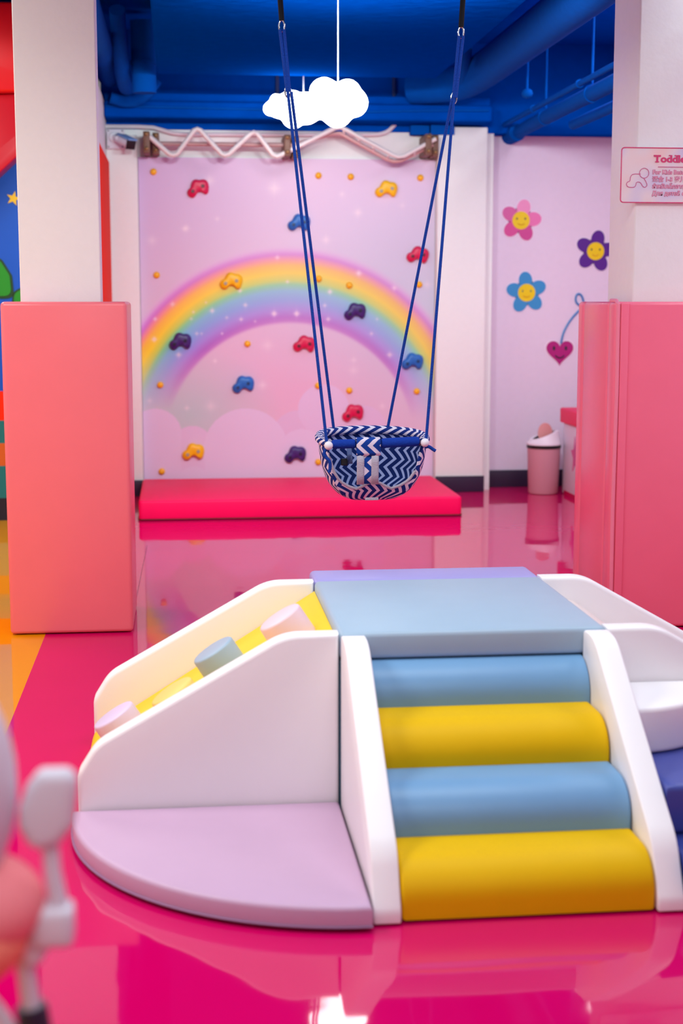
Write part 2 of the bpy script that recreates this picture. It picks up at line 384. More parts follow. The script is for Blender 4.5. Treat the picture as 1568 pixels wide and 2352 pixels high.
# ------------------------------------------------------------------ printed rainbow board
def rainbow_board():
    X0, X1, Z0, Z1 = -.259, 1.786, .02, 2.314
    nx, nz = 460, 516
    def px(x): return 324 + (x - X0)/(X1-X0)*(1001-324)
    def py(z): return 360 + (2.314 - z)/(2.314-.129)*(1097-360)
    stops = [(0, (196, 118, 200)), (.07, (178, 104, 200)), (.17, (168, 140, 222)), (.30, (140, 166, 226)), (.42, (134, 190, 218)), (.50, (140, 212, 160)),
             (.56, (206, 218, 96)), (.66, (250, 214, 62)), (.76, (250, 190, 84)), (.84, (240, 150, 160)), (.90, (214, 130, 206)), (.95, (220, 160, 218)), (1.0, (224, 184, 222))]
    def ramp(t):
        for i in range(len(stops)-1):
            a, b = stops[i], stops[i+1]
            if t <= b[0]:
                k = (t-a[0])/(b[0]-a[0]); return [a[1][j]*(1-k)+b[1][j]*k for j in range(3)]
        return list(stops[-1][1])
    clouds = [(352, 997, 60, 0), (742, 942, 60, 1), (437, 1022, 44, 1), (681, 1002, 58, 2), (835, 986, 53, 2), (560, 1036, 98, 0), (690, 1042, 54, 0), (810, 1042, 58, 1), (955, 1088, 62, 0), (880, 1075, 60, 1), (437, 1112, 38, 0), (566, 1120, 40, 0)]
    rs = random.Random(3)
    sp = [(430, 520, 11, .5), (483, 412, 18, .5), (630, 428, 22, .6), (500, 498, 8, .4), (822, 482, 14, .6), (748, 545, 14, .5), (426, 521, 9, .6), (353, 775, 9, 1), (352, 548, 16, .4),
          (628, 716, 9, 1), (680, 716, 9, 1), (757, 665, 8, .9), (486, 709, 8, .8), (824, 622, 9, .9), (907, 656, 8, .7), (396, 694, 8, .6), (356, 728, 6, .8), (550, 663, 6, .9), (659, 642, 5, .8), (636, 586, 7, .6),
          (480, 932, 18, .4), (425, 936, 8, .5), (408, 811, 9, .7), (491, 826, 7, .6), (600, 883, 14, .5), (612, 790, 18, .4), (812, 850, 16, .35), (813, 825, 10, .4), (897, 813, 9, .7), (854, 763, 6, .6),
          (562, 696, 7, .7), (552, 729, 6, .7), (519, 725, 5, .6), (584, 734, 4, .6), (745, 697, 6, .7), (753, 729, 7, .7), (867, 729, 5, .5), (984, 648, 14, .4), (450, 762, 6, .6), (508, 762, 4, .7), (461, 762, 4, .5),
          (785, 440, 10, .4), (925, 465, 10, .3), (340, 918, 9, .4), (960, 906, 7, .7), (880, 935, 10, .4), (472, 690, 4, .6), (443, 712, 5, .6), (438, 728, 5, .6)]
    verts = []; cols = []
    for j in range(nz+1):
        z = Z0+(Z1-Z0)*j/nz; Y = py(z)
        for i in range(nx+1):
            x = X0+(X1-X0)*i/nx; X = px(x)
            verts.append((x, 0, z))
            u = (X-324)/677; v = (Y-360)/740
            top = (214, 176, 214); 
            c = [224+ (u-.5)*2, 188 + 6*v + 10*(u*(1-v)), 220 + 8*u*(1-v) - 6*v]
            # soft violet tint top-left, blue-grey tint right, mint tint lower left
            k = max(0, 1-((u)**2*3+(v)**2*5)**.5)*.55; c = [c[0]-26*k, c[1]-34*k, c[2]-6*k]
            k = max(0, 1-math.hypot((u-1)*1.6, (v-.45)*2.2))*.8; c = [c[0]-26*k, c[1]+10*k, c[2]+4*k]
            k = max(0, 1-math.hypot((u-.16)*3.2, (v-.80)*4.6)); c = [c[0]-34*k, c[1]+14*k, c[2]-4*k]
            k = max(0, 1-math.hypot((u-.55)*1.7, (v-.72)*2.6))*.8; c = [c[0]+10*k, c[1]-20*k, c[2]-10*k]
            di = math.hypot(X-665, Y-1027)-291; do = 420-math.hypot(X-662, Y-982)
            w0 = di/(di+do) if di+do > 0 else -1
            if -.03 < w0 < 1.04 and Y < 1000:
                rc = ramp(max(0, min(1, w0)))
                side = min(1, abs(X-660)/330)
                left = max(0, (660-X)/330)
                rc = [q + (q-200)*(.20*left) for q in rc]
                a = min(1, (w0+.03)/.05)*min(1, (1.04-w0)/.10)
                fade = 1-max(0, min(1, (Y-(800 if X < 660 else 830))/140))
                a *= fade*(.78+.22*left)
                c = [c[q]*(1-a)+rc[q]*a for q in range(3)]
            cl = None
            for (cx, cy, cr, lay) in clouds:
                d = math.hypot(X-cx, Y-cy)
                if d < cr or (abs(X-cx) < cr and Y > cy and Y > 1010 and abs(X-cx) < cr*.98 and Y > cy+0):
                    if cl is None or lay < cl: cl = lay
            if cl is None and Y > 1062: cl = 0
            if cl is not None:
                t = [(228, 200, 232), (226, 194, 228), (224, 188, 222)][cl]; g = max(0, (Y-1000)/100)
                a = .92; c = [c[q]*(1-a)+(t[q]+2*g)*a for q in range(3)]
            for (sx, sy, sr, st) in sp:
                if abs(X-sx) < sr*2.4 and abs(Y-sy) < sr*2.4:
                    d = math.hypot(X-sx, Y-sy); k = math.exp(-(d/(sr*.62))**2)*st
                    cr_ = math.exp(-min(abs(X-sx), abs(Y-sy))/1.0)*math.exp(-d/(sr*.8))*st*.6
                    k = min(1, k+cr_)*.8
                    c = [c[q]*(1-k)+(250, 226, 236)[q]*k for q in range(3)]
            cols.append(lin([max(0, min(255, q)) for q in c]))
    faces = []
    for j in range(nz):
        for i in range(nx):
            a = j*(nx+1)+i; faces.append((a, a+1, a+nx+2, a+nx+1))
    me = bpy.data.meshes.new('print'); me.from_pydata(verts, [], faces)
    ca = me.color_attributes.new('print', 'FLOAT_COLOR', 'POINT')
    ca.data.foreach_set('color', [q for c in cols for q in c])
    m = bpy.data.materials.new('rainbow_print'); m.use_nodes = True; nt = m.node_tree; b = nt.nodes['Principled BSDF']
    at = nt.nodes.new('ShaderNodeAttribute'); at.attribute_name = 'print'; nt.links.new(at.outputs[0], b.inputs['Base Color'])
    b.inputs['Roughness'].default_value = .42; b.inputs['Specular IOR Level'].default_value = .4
    me.transform(Matrix.Translation((0, 10.381, 0)))
    th = thing('climbing_board', 'tall board printed with a pastel rainbow and clouds behind the hot pink mat', 'climbing wall', ((X0+X1)/2, 10.39, Z0))
    obj('board_core', box(X0, X1, 10.382, 10.399, Z0, Z1), white_foam, th, smooth=False)
    obj('printed_face', me, m, th, smooth=False)
rainbow_board()

# ---- climbing holds and small knobs
def WX(px): return -.259 + (px-324)/(1001-324)*2.045
def WZ(py): return 2.314 - (py-360)/(1097-360)*2.185
def hold_mesh():
    out = [(-.070, -.034), (-.077, -.012), (-.066, .010), (-.046, .020), (-.032, .044), (-.014, .060), (.010, .060), (.028, .050), (.050, .048), (.070, .034), (.076, .006), (.068, -.024), (.054, -.048),
           (.036, -.050), (.022, -.034), (.004, -.026), (-.014, -.028), (-.030, -.042), (-.050, -.048)]
    n = len(out); bm = bmesh.new()
    lay = [(1.0, 0), (1.04, .012), (.97, .026), (.80, .038), (.5, .043)]
    rings = [[bm.verts.new((x*s, -d, z*s + (0 if s > .9 else .004))) for x, z in out] for s, d in lay]
    for i in range(len(rings)-1):
        for k in range(n): bm.faces.new((rings[i][k], rings[i][(k+1) % n], rings[i+1][(k+1) % n], rings[i+1][k]))
    bm.faces.new(rings[0][::-1]); bm.faces.new(rings[-1])
    bmesh.ops.recalc_face_normals(bm, faces=bm.faces[:])
    bmesh.ops.subdivide_edges(bm, edges=bm.edges[:], cuts=1, smooth=.6, use_grid_fill=True)
    return bm
def washer_bm(x, z):
    bm = tube([(x+.0085*math.cos(a*PI/8), -.0475, z+.0085*math.sin(a*PI/8)) for a in range(16)], .0034, 6, closed=True)
    b2 = cyl((x, -.045, z), .0075, .0075, .006, 14, rot=Matrix.Rotation(PI/2, 4, 'X'))
    me = bpy.data.meshes.new('t'); b2.to_mesh(me); b2.free(); bm.from_mesh(me); bpy.data.meshes.remove(me); return bm
hm = bpy.data.meshes.new('hold'); b_ = hold_mesh(); b_.to_mesh(hm); b_.free()
for p in hm.polygons: p.use_smooth = True
bolt_meshes = []
for (x, z) in ((-.040, -.010), (.036, .004)):
    bmx = washer_bm(x, z); me = bpy.data.meshes.new('bolt'); bmx.to_mesh(me); bmx.free(); bolt_meshes.append(me)
for me in [hm]+bolt_meshes: me.materials.append(None)
hold_bolts = {'r': mat('bolt_dark_red', (96, 10, 40), .4), 'y': mat('bolt_grey', (170, 160, 150), .4), 'b': mat('bolt_navy', (20, 60, 110), .4), 'p': mat('bolt_black_violet', (30, 14, 56), .4)}
holds = [(457, 430, 'r', .30, 'red climbing hold at the upper left of the rainbow board'),
         (887, 429, 'y', .05, 'yellow climbing hold at the upper right of the rainbow board'),
         (686, 507, 'b', .05, 'blue climbing hold behind the left swing ropes'),
         (961, 580, 'r', -.05, 'red climbing hold near the right edge of the rainbow board'),
         (530, 642, 'y', .05, 'yellow climbing hold on the left of the rainbow arch'),
         (815, 712, 'p', .15, 'dark purple climbing hold on the right of the rainbow arch'),
         (412, 781, 'p', .12, 'dark purple climbing hold at the left foot of the rainbow arch'),
         (697, 788, 'r', .0, 'red climbing hold under the crown of the rainbow arch'),
         (950, 830, 'b', .05, 'blue climbing hold at the right foot of the rainbow arch'),
         (555, 882, 'b', .20, 'blue climbing hold above the printed clouds'),
         (810, 951, 'r', .2, 'red climbing hold on the printed clouds above the swing seat'),
         (438, 1040, 'y', .1, 'yellow climbing hold on the printed clouds at lower left'),
         (675, 1049, 'p', .15, 'dark purple climbing hold on the printed clouds left of the swing seat')]
hcol = {'r': hred, 'y': gold, 'b': hblue, 'p': hpurp}
for (px, py, c, rot, lab) in holds:
    o = bpy.data.objects.new('climbing_hold', hm); COL.objects.link(o)
    o.location = (WX(px), 10.381, WZ(py)); o.rotation_euler = (0, -rot, 0)
    o.material_slots[0].link = 'OBJECT'; o.material_slots[0].material = hcol[c]
    tag(o, lab, 'climbing hold', 'climbing holds on the rainbow board')
    for me in bolt_meshes:
        q = bpy.data.objects.new('bolt', me); COL.objects.link(q); q.parent = o
        q.material_slots[0].link = 'OBJECT'; q.material_slots[0].material = hold_bolts[c]
dots = [(358, 393, 'at the top left corner of the rainbow board'), (731, 398, 'near the top, just right of the left swing ropes'), (805, 400, 'near the top, between the ropes and the yellow hold'), (966, 401, 'at the top right corner of the rainbow board'),
        (361, 627, 'at the left edge above the rainbow arch'), (731, 635, 'on the rainbow arch beside the left swing ropes'), (802, 650, 'on the rainbow arch above the purple hold'), (965, 648, 'below the right hand red hold by the swing rope'),
        (566, 786, 'inside the rainbow arch above the blue hold'), (365, 881, 'at the left edge below the rainbow arch'), (729, 885, 'on the printed cloud beside the left swing ropes'), (802, 897, 'just above the lower red hold'),
        (961, 900, 'at the right edge below the blue hold'), (365, 1085, 'at the bottom left corner just above the pink mat'), (729, 1067, 'just left of the swing seat'), (960, 1086, 'just right of the swing seat above the mat')]
bk = lathe([(.022, 0), (.023, .008), (.020, .016), (.013, .021), (.005, .0235)], (0, 0, 0), 20); bk.transform(Matrix.Rotation(PI/2, 4, 'X'))
km = bpy.data.meshes.new('knob'); bk.to_mesh(km); bk.free(); km.materials.append(dot_yel)
for p in km.polygons: p.use_smooth = True
for (px, py, lab) in dots:
    o = bpy.data.objects.new('wall_knob', km); COL.objects.link(o); o.location = (WX(px), 10.381, WZ(py))
    tag(o, 'small round yellow knob '+lab, 'knob', 'small yellow knobs on the rainbow board')

# ------------------------------------------------------------------ hot pink landing mat
th = thing('landing_mat', 'hot pink rectangular crash mat lying in front of the rainbow board', 'mat', (.76, 9.75, 0))
outl = rounded([(-.265, 9.13), (1.76, 9.13), (1.76, 10.27), (-.265, 10.27)], .03)
obj('cushion', prism(outl, 'z', .004, .125, .014), mat_pink, th)
obj('zip_seam', tube([(x, y, .008) for x, y in rounded([(-.267, 9.128), (1.762, 9.128), (1.762, 10.272), (-.267, 10.272)], .03)], .004, 6, closed=True), mat('seam_maroon', (120, 0, 30), .6), th)

# ------------------------------------------------------------------ wall bars (zigzag ladder rail) above the board
def wall_rails():
    th = thing('zigzag_wall_rail', 'cream metal zigzag hanging rail on brown brackets above the rainbow board', 'climbing rail', (.78, 10.3, 2.3))
    yf, yb = 10.14, 10.22
    def P(l, y): return [(x, y, z) for x, z in l]
    zz = [(-.175, 2.425), (-.045, 2.312), (-.02, 2.306), (.005, 2.314), (.118, 2.468), (.140, 2.476), (.162, 2.468), (.298, 2.318), (.322, 2.308), (.347, 2.316), (.494, 2.452), (.516, 2.460), (.538, 2.452), (.641, 2.314), (.668, 2.304), (.697, 2.314), (1.06, 2.495)]
    obj('zigzag_bar', tube(P(zz, yf), .017, 10), rail_white, th, label='cream bent zigzag bar')
    obj('straight_bar', tube([(-.16, yb, 2.388), (.78, yb, 2.388)], .015, 10), mat('rail_brown', (186, 140, 140), .35), th, label='straight brownish bar behind the zigzag')
    up = [(1.04, 2.492), (1.10, 2.500), (1.14, 2.482), (1.455, 2.322), (1.49, 2.310), (1.53, 2.316), (1.745, 2.432)]
    obj('upper_bar', tube(P(up, yf), .015, 10), rail_white, th)
    dn = [(.74, 2.375), (1.05, 2.465), (1.10, 2.468), (1.42, 2.300), (1.47, 2.286), (1.52, 2.292), (1.735, 2.400)]
    obj('lower_bar', tube(P(dn, yb-.02), .014, 10), mat('rail_pinkish', (206, 160, 160), .35), th)
    for (x, z) in ((1.12, 2.478), (1.22, 2.426), (1.32, 2.374), (1.42, 2.322), (1.60, 2.345), (1.69, 2.393)):
        obj('rung', tube([(x, yf, z), (x+.01, yb-.02, z-.022)], .009, 8), rail_white, th)
    for bx, bz in ((-.165, 2.39), (.77, 2.378), (1.725, 2.395)):
        for dx in (-.03, .03):
            b = obj('bracket', box(bx+dx-.022, bx+dx+.022, 10.12 if dx < 0 else 10.2, 10.399, bz-.072, bz+.068, .006), bracket_brown, th)
            for dz in (-.045, .05):
                obj('bolt', ball((bx+dx, 10.115 if dx < 0 else 10.195, bz+dz), .014, sc=(1, .6, 1), sub=2), bolt_brass, b)
wall_rails()
cp = [(-.49, 10.37, 2.512), (-.17, 10.37, 2.514), (-.09, 10.37, 2.492), (-.01, 10.37, 2.470), (.1, 10.37, 2.466), (1.30, 10.37, 2.478), (1.39, 10.37, 2.482), (1.45, 10.37, 2.50), (1.50, 10.37, 2.55)]
tag(obj('cable_conduit', tube(cp, .014, 8, smooth=1), conduit_m), 'thin white cable conduit running above the zigzag rail', 'conduit')

# ------------------------------------------------------------------ security camera
def cctv():
    th = thing('security_camera', 'small white bullet security camera on a square plate at upper left', 'camera', (-.40, 10.28, 2.41))
    obj('back_plate', box(-.462, -.345, 10.262, 10.30, 2.355, 2.485, .006), seat_white, th)
    for x in (-.45, -.357):
        for z in (2.368, 2.473): obj('screw', ball((x, 10.26, z), .005, sub=1), black_plastic, th)
    md = lathe([(.036, 0), (.036, .012), (.026, .02)], (0, 0, 0), 24); md.transform(Matrix.Translation((-.41, 10.262, 2.43)) @ Matrix.Rotation(PI/2, 4, 'X'))
    obj('mount_disc', md, ball_white, th)
    obj('arm', tube([(-.41, 10.25, 2.435), (-.40, 10.20, 2.43), (-.385, 10.17, 2.415)], .014, 10), ball_white, th)
    a = Vector((-.40, 10.24, 2.432)); d = Vector((.145, -.20, -.085)).normalized()
    R = d.to_track_quat('Z', 'Y').to_matrix().to_4x4()
    bm = cyl((0, 0, .1), .036, .036, .17, 6, .010); bm.transform(Matrix.Translation(a) @ R); 
    body = obj('camera_body', bm, seat_white, th)
    bm = box(-.036, .036, -.036, .036, .184, .192, .01); bm.transform(Matrix.Translation(a) @ R)
    g = obj('front_glass', bm, black_plastic, body)
    bm = box(-.036, .036, .024, .036, .06, .205, .005); bm.transform(Matrix.Translation(a) @ R)
    obj('sun_hood', bm, mat('hood_blue_white', (120, 160, 214), .4), th)
cctv()

# ------------------------------------------------------------------ left: red panel, mural
tag(obj('wall_panel', box(-.469, -.447, 8.93, 10.25, .02, 2.27, .008), red_gloss), 'tall glossy orange red panel beside the left white column', 'panel')
def star_pts(cx, cz, R, r, rot=0):
    return [(cx+(R if k % 2 == 0 else r)*math.sin(rot+k*PI/5), cz+(R if k % 2 == 0 else r)*math.cos(rot+k*PI/5)) for k in range(10)]
tag(obj('painted_star', prism(star_pts(-.978, 1.957, .045, .018, .25), 'y', 9.244, 9.25), mural_yel), 'small yellow star on the blue mural wall', 'star')
def arch():
    th = thing('padded_arch', 'dark red padded gable piece above the blue mural at far left', 'wall padding', (-1.6, 9.1, 2.05))
    obj('upper_block', prism(rounded([(-2.2, 2.50), (-.6, 2.56), (-.6, 3.05), (-2.2, 3.05)], .02), 'y', 8.99, 9.249, .015), mat('red_bright_vinyl', (224, 8, 24), .25), th)
    obj('lower_block', prism(rounded([(-1.9, 1.30), (-.7, 2.40), (-.62, 2.555), (-2.2, 2.495), (-2.2, 1.30)], .01), 'y', 9.06, 9.249, .012), dark_red, th)
arch()
def leaf(pts, name, lab):
    th = thing(name, lab, 'mural plant', (pts[0][0], 9.24, pts[0][1]))
    c = Vector((sum(p[0] for p in pts)/len(pts), sum(p[1] for p in pts)/len(pts)))
    obj('outline', prism(rounded(pts, .05), 'y', 9.245, 9.2495), mural_dgreen, th)
    obj('leaf_blade', prism(rounded([tuple(c+(Vector(p)-c)*.88) for p in pts], .045), 'y', 9.241, 9.2445), mural_green, th)
leaf([(-1.30, 1.36), (-.99, 1.36), (-1.0, 1.50), (-1.06, 1.60), (-1.3, 1.66)], 'painted_leaf', 'green painted leaf with dark outline rising at the far left edge')
leaf([(-1.02, 1.20), (-.80, 1.20), (-.80, 1.44), (-.93, 1.44), (-1.0, 1.40)], 'painted_leaf', 'green painted leaf low beside the left column')
for k, (z0, z1, m, nm) in enumerate([(.62, .80, red_gloss, 'red'), (.48, .62, mural_teal, 'blue green'), (.34, .48, mural_orange, 'orange'), (.14, .34, mural_teal, 'teal'), (0.0, .14, mural_dark, 'dark')]):
    tag(obj('painted_band', box(-3.2, -.62, 9.246, 9.2495, z0, z1), m, smooth=False), '%s band at height step %s of the mural foot left of the pad' % (nm, ['five', 'four', 'three', 'two', 'one'][k]), 'painted band')

# ------------------------------------------------------------------ blue ceiling services
def pipe(name, path, r, lab, m=blue_pipe, n=14, smooth=1, cl=None):
    th = thing(name, lab, 'pipe', path[0])
    obj('pipe_run', tube(path, r, n, smooth=smooth), m, th)
    for (p, d, rr) in (cl or []):
        q = Vector(d).normalized()
        obj('clamp', tube([Vector(p)-q*.012, Vector(p)+q*.012], rr, n), m, th)
    return th
dpath = [(1.60, 10.18, 2.775), (1.74, 10.05, 2.77), (1.88, 9.95, 2.775), (1.955, 9.65, 2.80), (1.975, 9.0, 2.815), (1.975, 7.2, 2.815), (1.975, 6.34, 2.815)]
dth = pipe('insulated_duct', dpath, .115, 'thick lagged blue duct running from the far wall to the right column', n=20, smooth=2)
obj('branch_pipe', tube([(1.80, 9.3, 3.0), (1.80, 9.45, 2.86), (1.86, 9.75, 2.76), (1.90, 9.95, 2.72)], .045, 12, smooth=1), blue_pipe, dth)
lp = [(2.36, 10.35, 2.50), (2.345, 9.9, 2.505), (2.335, 8.0, 2.505), (2.33, 5.0, 2.505)]
pipe('drain_pipe', lp, .045, 'blue straight drain pipe low at the right, end capped at the wall', cl=[((2.343, 9.5, 2.505), (0, 1, 0), .052), ((2.336, 8.4, 2.505), (0, 1, 0), .052)])
obj('trim_6', tube([(2.345, 10.3, 2.50), (2.345, 10.56, 2.50)], .06, 14), blue_pipe, kind=S)
pipe('slim_pipe', [(2.262, 10.35, 2.555), (2.262, 5.0, 2.560)], .017, 'slim blue pipe above and left of the drain pipe', cl=[((2.262, 9.5, 2.557), (0, 1, 0), .024), ((2.262, 8.4, 2.558), (0, 1, 0), .024)])
pipe('side_pipe', [(2.47, 9.3, 2.44), (2.47, 5.0, 2.44)], .032, 'blue side pipe just right of the drain pipe')
for (x, y, z, lab) in ((2.343, 9.5, 2.55, 'blue hanger rod holding the far end of the drain pipe'), (2.336, 8.4, 2.55, 'blue hanger rod holding the drain pipe nearest the right column'), (2.15, 9.2, 2.62, 'blue hanger rod with the small valve at its end')):
    tag(obj('hanger_rod', tube([(x, y, z), (x, y, 3.1)], .007, 6), blue_pipe), lab, 'rod', 'hanger rods at the right of the ceiling')
tag(obj('valve', ball((2.15, 9.2, 2.61), .035, sc=(1, 1.4, .9), sub=2), blue_pipe), 'small blue valve knob hanging on a rod at the right', 'valve')
# blue box and flat fittings under the right end of the beam
tag(obj('junction_box', box(1.60, 1.73, 10.30, 10.378, 2.475, 2.54, .006), blue_pipe), 'left of two blue junction boxes under the right end of the beam', 'junction box', 'junction boxes under the beam')
tag(obj('junction_box', box(1.735, 1.90, 10.28, 10.299, 2.475, 2.54, .004), blue_pipe), 'right of two blue junction boxes under the right end of the beam', 'junction box', 'junction boxes under the beam')
pipe('flat_conduit', [(-.46, 10.11, 2.615), (.4, 10.11, 2.608), (.9, 10.11, 2.60), (1.25, 10.11, 2.598), (1.6, 10.11, 2.612), (2.1, 10.11, 2.62)], .008, 'thin blue conduit along the face of the far beam', n=8)
# left cluster of pipes
dnp = pipe('down_pipe', [(-.428, 10.05, 2.80), (-.44, 9.6, 2.83), (-.445, 8.0, 2.83), (-.445, 6.6, 2.83)], .075, 'thick blue pipe at upper left behind the white column', n=16)
obj('bent_pipe', tube([(-.325, 8.9, 3.0), (-.325, 9.1, 2.86), (-.325, 9.5, 2.74), (-.32, 9.85, 2.70), (-.31, 10.04, 2.72)], .045, 14, smooth=2), blue_pipe, dnp)
pipe('short_pipe', [(-.195, 9.50, 3.05), (-.19, 9.51, 2.62)], .075, 'stubby blue drain stub at the left end of the beam', n=18, smooth=0, cl=[((-.192, 9.505, 2.80), (0, 0, 1), .083)])
obj('cross_pipe', tube([(-.42, 10.03, 2.66), (-.30, 10.05, 2.63), (-.2, 10.06, 2.67), (-.12, 10.06, 2.78)], .04, 12, smooth=1), blue_pipe, dnp)
tag(obj('ceiling_bracket', box(-.31, -.26, 10.1, 10.15, 2.66, 3.1, .006), blue_pipe), 'thin blue upright bracket above the security camera', 'bracket')
for x, lab in ((.69, 'left'), (1.49, 'right')):
    tag(obj('joint_strip', box(x-.012, x+.012, 10.355, 10.379, 2.72, 3.08, .003), mat('joint_navy', (0, 40, 110), .6)), '%s dark vertical joint strip on the blue wall behind the cloud lamps' % lab, 'strip')

# ------------------------------------------------------------------ cloud lamps
def cloud(name, c, lobes, lab, cord_xy, ztop):
    th = thing(name, lab, 'lamp', c, 'cloud pendant lamps')
    bm = bmesh.new()
    for (dx, dy, dz, r) in lobes: ball((c[0]+dx, c[1]+dy, c[2]+dz), r, bm, sub=3)
    me = bpy.data.meshes.new('c'); bm.to_mesh(me); bm.free()
    o = obj('cloud_shade', me, lamp_glow, th)
    rm = o.modifiers.new('r', 'REMESH'); rm.mode = 'VOXEL'; rm.voxel_size = .012; rm.use_smooth_shade = True
    sm = o.modifiers.new('s', 'SMOOTH'); sm.factor = .5; sm.iterations = 3
    obj('cord', tube([(cord_xy[0], cord_xy[1], c[2]+.06), (cord_xy[0], cord_xy[1], ztop)], .003, 6), cord_white, th)
cloud('cloud_lamp', (.742, 7.0, 2.255), [(-.06, 0, .042, .072), (.048, 0, .042, .066), (.078, .0, .0, .068), (-.085, 0, -.02, .060), (.0, 0, -.042, .074), (.04, -.04, 0, .08), (-.05, -.03, 0, .08), (.03, .05, .0, .07)], 'larger lit white cloud pendant lamp in front, hung on a thin cord', (.746, 7.0), 2.72)
cloud('cloud_lamp', (.745, 9.42+.12, 2.545), [(-.155, 0, -.005, .045), (-.10, 0, .005, .07), (-.12, -.02, .045, .04), (-.02, 0, .01, .10), (.07, 0, .0, .10), (-.01, 0, -.05, .075), (.12, 0, 0, .075)], 'smaller lit white cloud pendant lamp partly hidden behind the larger one', (.80, 9.55), 3.1)

# ------------------------------------------------------------------ swing
def swing():
    th = thing('toddler_swing', 'navy and white chevron fabric toddler bucket swing hanging on blue ropes', 'swing', (.685, 5.34, .63))
    rim = []
    nf = 36
    for k in range(nf): rim.append((.520+(.855-.520)*k/nf, 5.205, .845, True))
    arc = [(.855, 5.205), (.878, 5.25), (.885, 5.32), (.868, 5.40), (.82, 5.47), (.74, 5.505), (.66, 5.508), (.58, 5.485), (.52, 5.43), (.497, 5.34), (.500, 5.26), (.520, 5.205)]
    pts = [Vector((a, b, 0)) for a, b in arc]
    for _ in range(3):
        q = [pts[0]]
        for i in range(len(pts)-1): q += [pts[i]*.75+pts[i+1]*.25, pts[i]*.25+pts[i+1]*.75]
        q.append(pts[-1]); pts = q
    L = [0]
    for i in range(1, len(pts)): L.append(L[-1]+(pts[i]-pts[i-1]).length)
    na = 84
    for k in range(na):
        t = L[-1]*k/na; i = max(j for j in range(len(L)-1) if L[j] <= t); f = (t-L[i])/(L[i+1]-L[i]+1e-9)
        p = pts[i].lerp(pts[i+1], f); zz = .845 + .020*math.sin(PI*k/na); rim.append((p.x, p.y, zz, False))
    C = Vector((.684, 5.335)); zb = .632
    def cutz(u):
        u = abs(u); T = [(0, .703), (.13, .703), (.3, .690), (.5, .680), (.7, .690), (.85, .708), (.93, .73), (1.0, .80), (1.2, .9)]
        for i in range(len(T)-1):
            if u <= T[i+1][0]: return T[i][1]+(T[i+1][1]-T[i][1])*(u-T[i][0])/(T[i+1][0]-T[i][0])
        return .9
    def sp(P, s):
        h = math.sin(s*PI/2)**.62; z = zb+(P[2]-zb)*(1-math.cos(s*PI/2))**1.0
        return Vector((C.x+(P[0]-C.x)*h, C.y+(P[1]-C.y)*h, z))
    bm = bmesh.new(); uvl = bm.loops.layers.uv.new('UVMap'); NS = 22; cols = []; info = {}
    acc = 0; edge = []
    for i, P in enumerate(rim):
        if i: acc += math.hypot(P[0]-rim[i-1][0], P[1]-rim[i-1][1])
        smax = 1
        if P[3] or i in ():
            zc = cutz((P[0]-.6875)/.1675)
            if zc < P[2]: smax = 2/PI*math.acos(max(-1, 1-(zc-zb)/(P[2]-zb)))
        col = []
        for j in range(NS+1):
            s = .06+(smax-.06)*j/NS; v = bm.verts.new(sp(P, s)); info[v] = (acc, v.co.z*1.15 + .25*math.hypot(v.co.x-C.x, v.co.y-C.y)); col.append(v)
        cols.append(col)
        if P[3]: edge.append(sp(P, smax))
    tot = acc+.01; n = len(cols)
    for i in range(n):
        for j in range(NS):
            a, b = cols[i], cols[(i+1) % n]
            f = bm.faces.new((a[j], b[j], b[j+1], a[j+1]))
            for l in f.loops:
                u, v = info[l.vert]
                if i == n-1 and u < .01: u = tot
                l[uvl].uv = (u, v)
    cv = bm.verts.new((C.x, C.y, zb)); info[cv] = (0, zb)
    for i in range(n):
        f = bm.faces.new((cv, cols[(i+1) % n][0], cols[i][0]))
        for l in f.loops: l[uvl].uv = (info[l.vert][0], info[l.vert][1])
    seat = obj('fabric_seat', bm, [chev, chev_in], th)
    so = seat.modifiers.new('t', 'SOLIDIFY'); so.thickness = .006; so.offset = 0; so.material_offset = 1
    # rolled rim at the back and sides
    rp = [Vector((p[0], p[1], p[2]+.004)) for p in rim if not p[3]] + [Vector((.520, 5.205, .849))]
    bm = tube(rp, .0165, 10); uvl = bm.loops.layers.uv.new('UVMap')
    acc = {}; bm.verts.ensure_lookup_table(); d = 0
    for i in range(len(rp)):
        if i: d += (rp[i]-rp[i-1]).length
        for k in range(10): acc[i*10+k] = (d*.9, k/10*.160)
    bm.verts.index_update()
    for f in bm.faces:
        for l in f.loops: l[uvl].uv = acc[l.vert.index]
    obj('rolled_rim', bm, chev, th)
    obj('grey_binding', tube(edge, .0055, 8), grey_web, th, label='grey bias binding along the front edge')
    # front bar with sleeve
    dow = obj('front_dowel', tube([(.508, 5.195, .845), (.872, 5.195, .848)], .009, 10), wood_dark, th)
    def roundtube(x0, x1, z0, z1, r):
        return tube([(x0, 5.195, z0), (x0+.004, 5.195, z0), (x0+.012, 5.195, z0), (x1-.012, 5.195, z1), (x1-.004, 5.195, z1), (x1, 5.195, z1)], [r*.6, r*.9, r, r, r*.9, r*.6], 16)
    obj('bar_sleeve', roundtube(.530, .612+.005, .846, .847, .0165), bar_blue, th)
    obj('bar_sleeve', roundtube(.705, .845, .848, .853, .0175), bar_blue, th)
